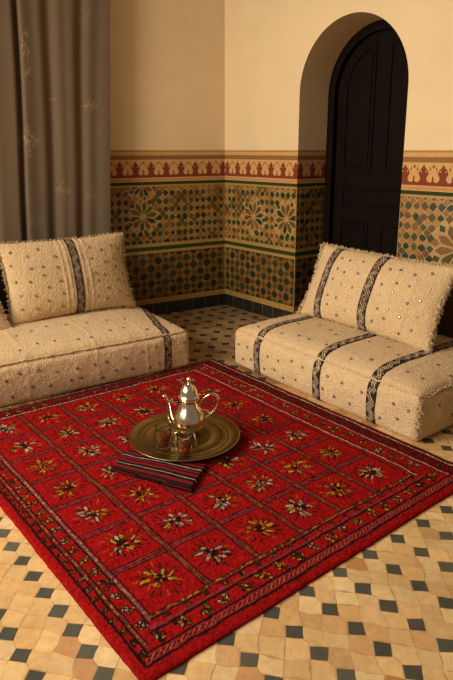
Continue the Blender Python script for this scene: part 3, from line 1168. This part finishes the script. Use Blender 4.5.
for i in range(14):
    for k in range(2):
        xx = .06 + i * .105 + (.05 if k % 2 else 0) + rr.uniform(-.018, .018)
        if xx > RSL - .04 or min(abs(xx - b) for b in RB) < .045:
            continue
        h = hitR(Vector((xx, .10 + k * .2 + rr.uniform(-.045, .045), 1)), Vector((0, 0, -1)))
        if h:
            sequin(sofa_r, h[0] + h[1] * .002, h[1])
for yy, zz in ((.14, .17), (.25, .09), (.36, .18), (.46, .10)):
    h = hitR(Vector((RSL + 1, yy, zz)), Vector((-1, 0, 0)))
    if h:
        sequin(sofa_r, h[0] + h[1] * .002, h[1])

# ------------------------------------------------------------------ pillows
def up_vec(yaw, tilt):
    n = Vector((-math.sin(yaw), math.cos(yaw), 0))
    return n * math.sin(tilt) + Vector((0, 0, math.cos(tilt)))

# right pillow
W, H_ = 1.005, 0.485
yaw, tilt = R(-54.0), R(24)
pr = empty('pillow')
cmid = Vector(((0.508 + 1.066) / 2, (3.870 + 3.068) / 2, 0.302))
place_pillow(pr, cmid + up_vec(yaw, tilt) * (H_ * .49), yaw, tilt)
tag(pr, 'wide cream shaggy pillow with two dark bands on the right floor sofa', 'pillow')
pc = pillow(W, H_, 0.20, 71, pr, ridges=(-.46, -.22, -.16, -.08, .12, .21, .33))
hp = bvh_of(pc)
pillow_strip(hp, -.325, H_, .07, pr)
pillow_strip(hp, .05, H_, .07, pr)
strands('fringe', pillow_edge(W, H_, 'l', 800, 1) + pillow_edge(W, H_, 'r', 1300, 2) + pillow_edge(W, H_, 't', 600, 3) + pillow_edge(W, H_, 'b', 220, 4), pr, length=(.010, .024), rad=.0026)
pillow_sequins(hp, (-.235, -.155, -.07, .145, .225, .315, .40), H_, pr, 12, zs=5)

# left pillow
W2, H2 = 0.86, 0.515
yaw2, tilt2 = R(37.5), R(17)
p2 = empty('pillow')
c2 = Vector(((-1.300 - 0.674) / 2, (3.587 + 4.083) / 2, 0.302))
place_pillow(p2, c2 + up_vec(yaw2, tilt2) * (H2 * .49), yaw2, tilt2)
tag(p2, 'wide cream shaggy pillow with one dark woven band leaning before the curtain', 'pillow')
pc = pillow(W2, H2, 0.19, 91, p2, ridges=(-.065, -.03, .07, .11))
hp = bvh_of(pc)
pillow_strip(hp, .02, H2, .060, p2)
strands('fringe', pillow_edge(W2, H2, 'l', 260, 11) + pillow_edge(W2, H2, 'r', 320, 12) + pillow_edge(W2, H2, 't', 170, 13) + pillow_edge(W2, H2, 'b', 200, 14), p2, length=(.010, .022), rad=.0018)
pillow_sequins(hp, (-.37, -.28, -.19, -.105, .145, .22, .30, .37), H2, p2, 22, zs=5)

# far left pillow, cut by the frame
p3 = empty('pillow')
yaw3 = R(33)
W3 = 0.80
e3 = Vector((math.cos(yaw3), math.sin(yaw3), 0))
M3 = Matrix.Rotation(yaw3, 3, 'Z') @ Matrix.Rotation(-R(27), 3, 'X') @ Matrix.Rotation(R(-5), 3, 'Y')
p3.rotation_euler = M3.to_euler()
p3.location = Vector((-1.334, 3.488, 0.305)) + e3 * .03 + M3 @ Vector((-W3 / 2, 0, .47 * .49))
tag(p3, 'cream shaggy pillow at the left edge, only its right side showing', 'pillow')
pc = pillow(W3, .47, .15, 131, p3, nx=120, ny=72)
strands('fringe', pillow_edge(W3, .47, 'r', 220, 31), p3, length=(.010, .02), rad=.0018)
hp = bvh_of(pc)
pillow_sequins(hp, (.24, .32), .47, p3, 32, zs=4)

# backrest bolsters behind the pillows
def bolster(name, L, Hh, D, loc, yaw, tilt, mat, label):
    nx, nyy = 40, 24
    v = []
    for i in range(nx):
        s = -1 + 2 * i / (nx - 1)
        k = (1 - abs(s) ** 8) ** .5 if abs(s) < 1 else 0.0
        k = max(k, .03)
        for j in range(nyy):
            a = 2 * math.pi * j / nyy
            ca, sa = math.cos(a), math.sin(a)
            cx = math.copysign(abs(ca) ** .5, ca) * D / 2 * k
            cz = math.copysign(abs(sa) ** .5, sa) * Hh / 2 * (.8 + .2 * k)
            v.append((s * L / 2, cx, cz))
    f = grid_faces(nx, nyy, wrap=True, flip=True)
    f.append(tuple(range(nyy)))
    f.append(tuple(range((nx - 1) * nyy, nx * nyy))[::-1])
    o = mesh_obj(name, v, f, mat, smooth=True)
    bm = bmesh.new(); bm.from_mesh(o.data); bmesh.ops.recalc_face_normals(bm, faces=bm.faces); bm.to_mesh(o.data); bm.free()
    place_pillow(o, loc, yaw, tilt)
    tag(o, label, 'cushion')
    return o
bolster('back_cushion', 1.20, .44, .13, Vector((0.100, 3.718, 0)) + eR * .82 + nR * .79 + Vector((0, 0, .455)), AR, R(6), M['olive'], 'plain olive brown back cushion behind the two-banded pillow at right')
bolster('back_cushion', 1.60, .42, .11, Vector((-0.256, 3.70, 0)) - eL * 1.00 + nL * .86 + Vector((0, 0, .49)), AL, R(4), M['darkbrown'], 'guessed near-black cushion put in the dark gap between the two left pillows')  # near-black body put in to stand for the shade between the pillows

# ------------------------------------------------------------------ curtain
cs, cz = np.linspace(-2.35, -1.045, 260), np.linspace(0.03, 3.0, 420)
S_, Zc = np.meshgrid(cs, cz, indexing='ij')
pc_ = np.stack([S_.ravel(), np.zeros(S_.size), Zc.ravel()], 1)
sway = 0.010 * np.sin(Zc * 1.7) + 0.006 * np.sin(Zc * 3.1 + S_ * 4)
ss = S_ + sway - (Zc - 1.5) * 0.02
dep = np.full(S_.shape, -0.13)
for c, w, a in ((-1.672, .018, .055), (-1.46, .045, .038), (-1.25, .040, .034), (-1.88, .035, .05), (-2.1, .04, .05), (-1.36, .03, .004), (-1.14, .04, .006), (-1.56, .04, .006)):
    dep += a * np.exp(-((ss - c) / w) ** 2)          # valleys run back towards the wall
dep += -0.004 * np.cos((ss + 1.05) * 30)
base = np.array(lin((110, 93, 75)))
img = np.tile(base, S_.shape + (1,))
thread = np.array(lin((172, 148, 116)))
cn = vnoise(pc_, 160, 55).reshape(S_.shape)
cn2 = vnoise(pc_, 18, 56).reshape(S_.shape)
def motif(s0, z0, r, k, arms=8):
    x, y_ = S_ - s0, Zc - z0
    rad = np.hypot(x, y_)
    th = np.arctan2(y_, x)
    m = np.zeros(S_.shape, bool)
    for q in range(arms):
        d = th - q * 2 * math.pi / arms
        d = (d + math.pi) % (2 * math.pi) - math.pi
        al, ac = rad * np.cos(d), rad * np.sin(d)
        L = r * (1.25 if q % (arms // 2) == arms // 4 else .85 if q % 2 == 0 else .6)
        m |= (al > 0) & (al < L) & (np.abs(ac) < r * .055)
        for f0 in (.5, .78):
            m |= (np.abs(np.abs(ac) - (al - L * f0) * .9) < r * .05) & (al > L * f0) & (al < L * f0 + r * .24)
    m &= (cn > -.1)
    img[m] = img[m] * (1 - k) + thread * k
motif(-1.634, 1.41, .085, .55)
motif(-1.405, 1.07, .062, .40)
motif(-1.185, 1.655, .055, .5)
motif(-1.445, 1.69, .028, .4)
motif(-1.62, 0.86, .07, .22)
motif(-1.19, 1.02, .05, .35)
motif(-1.22, 2.25, .06, .15)
band = np.exp(-((S_ + 1.60) / .03) ** 2) * np.exp(-((Zc - 1.98) / .16) ** 2)
m = (cn > .25) & (band * (cn2 + 1.0) > .35)
img[m] = img[m] * .45 + thread * .55
v = np.stack([S_.ravel(), dep.ravel(), Zc.ravel()], 1)
# free edge keeps vertical in the picture's wall plane
v[:, 0] += ((Zc - 1.4) * 0.045 * np.clip((S_ + 1.5) / .45, 0, 1)).ravel()
cur = mesh_obj('curtain', v, grid_faces(260, 420, flip=False), M['curtain'], colors=img.reshape(-1, 3), smooth=True)
bm = bmesh.new(); bm.from_mesh(cur.data); bmesh.ops.recalc_face_normals(bm, faces=bm.faces); bm.to_mesh(cur.data); bm.free()
wall_obj(cur, A_LEFT)
cur.location = Vector(CORNER) - Vector((math.cos(A_LEFT), math.sin(A_LEFT), 0)) * .022
tag(cur, 'full-length taupe curtain with pale embroidered snowflake flowers hanging before the left wall', 'curtain')

# ------------------------------------------------------------------ tray
RT = 0.0165                        # top of the rug pile
TZ = 0.0                           # local
tray = empty('tray', (-0.197, 2.612, RT))
tag(tray, 'round engraved brass tray on the red rug carrying a teapot and glasses', 'tray')
prof = [(0, .024), (.12, .024), (.122, .0262), (.128, .024), (.178, .0242), (.182, .0275), (.187, .0275), (.191, .0245),
        (.204, .025), (.208, .0272), (.213, .0272), (.217, .0262), (.232, .0285), (.246, .033), (.254, .0365), (.259, .0372), (.2615, .0355), (.260, .0325), (.250, .0295), (.236, .0245), (.215, .0212), (.15, .0205), (0, .0205)]
g = Geo(); g.lathe(prof, 96)
g.build('tray_dish', M['brass'], tray)
g = Geo(); g.lathe([(.112, .0215), (.118, .004), (.124, .0), (.130, .0), (.128, .008), (.124, .0215)], 64)
g.build('foot_ring', M['brass'], tray)
ZT = RT + 0.0245                   # where things stand on the tray

# ------------------------------------------------------------------ teapot
pot = empty('teapot', (-0.176, 2.632, ZT))
tag(pot, 'shiny silver teapot with domed lid and curved spout standing on the brass tray', 'teapot')
body = [(0, .013), (.030, .013), (.045, .016), (.058, .025), (.068, .039), (.0745, .055), (.0765, .071), (.0745, .087), (.068, .106), (.058, .124), (.050, .140), (.0435, .154), (.040, .166), (.041, .172), (.046, .176), (.0475, .180), (.045, .184), (.040, .185), (0, .185)]
g = Geo(); g.lathe(body, 56)
bd = g.build('body', M['silver'], pot)
g = Geo(); g.lathe([(0, .184), (.047, .184), (.0505, .188), (.0505, .193), (.046, .197), (.043, .203), (.0405, .215), (.035, .229), (.027, .242), (.018, .252), (.012, .256), (0, .257)], 48)
lid = g.build('lid', M['silver'], pot)
g = Geo(); g.lathe([(0, .254), (.011, .255), (.008, .260), (.0065, .263), (.0105, .268), (.0115, .273), (.009, .279), (.0055, .283), (.003, .287), (0, .288)], 24)
g.build('finial', M['silver'], lid)
g = Geo(); g.tube(spline([(.036, 0, .181), (.050, -.004, .200), (.054, -.004, .204)], 4), .0055, 8)
g.build('lid_hinge', M['silver'], lid)
sp = spline([(-.058, -.004, .052), (-.080, -.006, .070), (-.091, -.007, .096), (-.0945, -.007, .126), (-.096, -.008, .152), (-.102, -.009, .176), (-.112, -.010, .194)], 6)
n = len(sp)
g = Geo(); g.tube(sp, [.0175 - .0095 * min(1, i / n * 1.3) for i in range(n)], 14)
spout = g.build('spout', M['silver'], pot)
g = Geo(); g.tube([(-.110, -.010, .191), (-.1145, -.0105, .1985), (-.1175, -.011, .202)], [.0078, .0098, .0082], 14)
g.build('spout_lip', M['silver'], spout)
hd = spline([(.050, 0, .140), (.058, 0, .163), (.078, 0, .188), (.102, 0, .201), (.124, 0, .199), (.137, 0, .182), (.137, 0, .156), (.125, 0, .130), (.106, 0, .108), (.086, 0, .090), (.068, 0, .078)], 6)
g = Geo(); g.tube(hd, [.0048 + .0022 * math.sin(math.pi * i / (len(hd) - 1)) for i in range(len(hd))], 12)
han = g.build('handle', M['silver'], pot)
g = Geo(); g.tube(spline([(.050, 0, .120), (.072, 0, .122), (.094, 0, .112), (.104, 0, .104)], 5), [.0045] * 16, 8)
g.build('handle_brace', M['silver'], han)
for a in (20, 140, 260):
    ca, sa = math.cos(R(a - 80)), math.sin(R(a - 80))
    g = Geo(); g.tube(spline([(.046 * ca, .046 * sa, .026), (.055 * ca, .055 * sa, .017), (.060 * ca, .060 * sa, .007), (.068 * ca, .068 * sa, .0035)], 5), [.0085, .008, .0075, .007, .0065, .006, .0055, .005, .0045, .004, .0038, .0036, .0036, .0036, .0036, .0034], 10)
    g.build('leg', M['silver'], pot)

# ------------------------------------------------------------------ tea glasses
def tea_glass(loc, r, h, level, label):
    o = empty('tea_glass', loc)
    tag(o, label, 'glass', 'glasses of amber tea on the tray')
    k = r / .036
    rb = r * .82
    outer = [(0, 0), (rb, 0), (rb * 1.03, .003), (r * .93, h * .45), (r * 1.0, h * .86), (r * 1.02, h)]
    inner = [(r * .96, h), (r * .945, h * .86), (r * .875, h * .45), (rb * .93, .009), (rb * .7, .007), (0, .007)]
    g = Geo(); g.lathe(outer + inner, 40)
    cup = g.build('cup', M['glass'], o)
    hl = h * level
    rl = r * (.875 + .07 * max(0, (level - .45) / .41)) - .0008
    g = Geo(); g.lathe([(0, .0078), (rb * .68, .0078), (rb * .915, .0098), (r * .865, min(hl, h * .45)), (rl, hl), (0, hl)], 40)
    g.build('tea', M['tea'], o)
    return o
tea_glass((-0.286, 2.500, ZT + .0012), .037, .098, .62, 'left and wider glass of amber tea, in front of the teapot spout')
tea_glass((-0.184, 2.422, ZT + .0022), .034, .094, .68, 'right glass of amber tea, nearest the front rim of the brass tray')

# ------------------------------------------------------------------ folded striped cloth
A0, A1, A2, A3 = Vector((-0.500, 2.335)), Vector((-0.138, 2.158)), Vector((-0.082, 2.360)), Vector((-0.455, 2.500))
nu, nv = 150, 90
def cloth_layer(z0, thick, inset, seed, shade):
    v, c = [], []
    us, vs = np.linspace(0, 1, nu), np.linspace(0, 1, nv)
    pts = []
    for side in (1, 0):
        for a in us:
            for b in vs:
                p = A0 * (1 - a) * (1 - b) + A1 * a * (1 - b) + A2 * a * b + A3 * (1 - a) * b
                ctr = (A0 + A1 + A2 + A3) / 4
                p = ctr + (p - ctr) * (1 - inset)
                ed = min(b / .05, (1 - b) / .05, a / .03, (1 - a) / .03, 1.0)
                k = math.sqrt(max(0, 1 - (1 - ed) ** 2))
                zm = z0 + thick / 2
                tilt = 0.006 * (1 - b) * (.3 + .7 * a)
                z_ = zm + (thick / 2 * k + (tilt if side else 0)) * (1 if side else -1)
                pts.append((p.x, p.y, z_))
                # stripes run along a, vary with b
                bb = (b + .008 * math.sin(a * 9 + seed))
                col = lin((124, 20, 24))
                for w0, w1, cc in ((0.0, .10, (34, 20, 22)), (.20, .30, (30, 20, 22)), (.30, .325, (160, 148, 138)), (.325, .42, (28, 18, 20)), (.50, .56, (34, 20, 22)),
                                    (.62, .69, (30, 20, 22)), (.69, .715, (172, 160, 150)), (.715, .80, (28, 18, 20)), (.88, .95, (34, 20, 22))):
                    if w0 <= bb < w1:
                        col = lin(cc)
                c.append(tuple(q * shade for q in col))
    f = grid_faces(nu, nv, flip=True) + grid_faces(nu, nv, base=nu * nv)
    pts = np.array(pts)
    nz = vnoise(pts, 30, seed) * .0016 + vnoise(pts, 8, seed + 1) * .002
    top = np.arange(len(pts)) < nu * nv
    pts[:, 0] += vnoise(pts, 12, seed + 2) * .003
    pts[top, 2] += nz[top] - .001
    return pts, f, np.array(c)
cl = empty('folded_cloth', (0, 0, 0))
tag(cl, 'dark red folded cloth with black and white stripes tucked under the tray edge', 'cloth')
for k, (z0, th, ins, sh) in enumerate(((RT + .0005, .0105, 0.0, .9), (RT + .0098, .0098, .025, 1.0))):
    p_, f_, c_ = cloth_layer(z0, th, ins, 60 + k * 9, sh)
    o = mesh_obj('folded_layer', p_, f_, M['cloth'], cl, colors=c_, smooth=True)
    bm = bmesh.new(); bm.from_mesh(o.data); bmesh.ops.remove_doubles(bm, verts=bm.verts, dist=.0002); bmesh.ops.recalc_face_normals(bm, faces=bm.faces); bm.to_mesh(o.data); bm.free()

# ------------------------------------------------------------------ light
def area(name, loc, target, size, power, color, size_y=None):
    l = bpy.data.lights.new(name, 'AREA')
    l.shape = 'RECTANGLE'
    l.size = size
    l.size_y = size_y or size
    l.energy = power
    l.color = color
    o = bpy.data.objects.new(name, l)
    COL.objects.link(o)
    o.location = loc
    o.rotation_euler = (Vector(target) - Vector(loc)).to_track_quat('-Z', 'Y').to_euler()
    return o
lm = area('window_light', (-3.0, 1.6, 2.2), (0.9, 3.4, 1.2), 1.2, 89, (1.0, 0.85, 0.65), 1.4)
lm.data.spread = R(125)
lf = area('front_window_light', (-2.3, 0.2, 2.2), (-0.4, 1.5, 0.0), 0.9, 24, (1.0, 0.91, 0.77), 1.1)  # added lamp that brightens the near floor, no window of its own
lf.data.spread = R(110)
w = bpy.data.worlds.new('world')
SC.world = w
w.use_nodes = True
bg = w.node_tree.nodes['Background']
bg.inputs['Color'].default_value = (1.0, 0.76, 0.52, 1)
bg.inputs['Strength'].default_value = 0.20
SC.view_settings.view_transform = 'Standard'
SC.view_settings.look = 'None'
SC.view_settings.exposure = 0.0
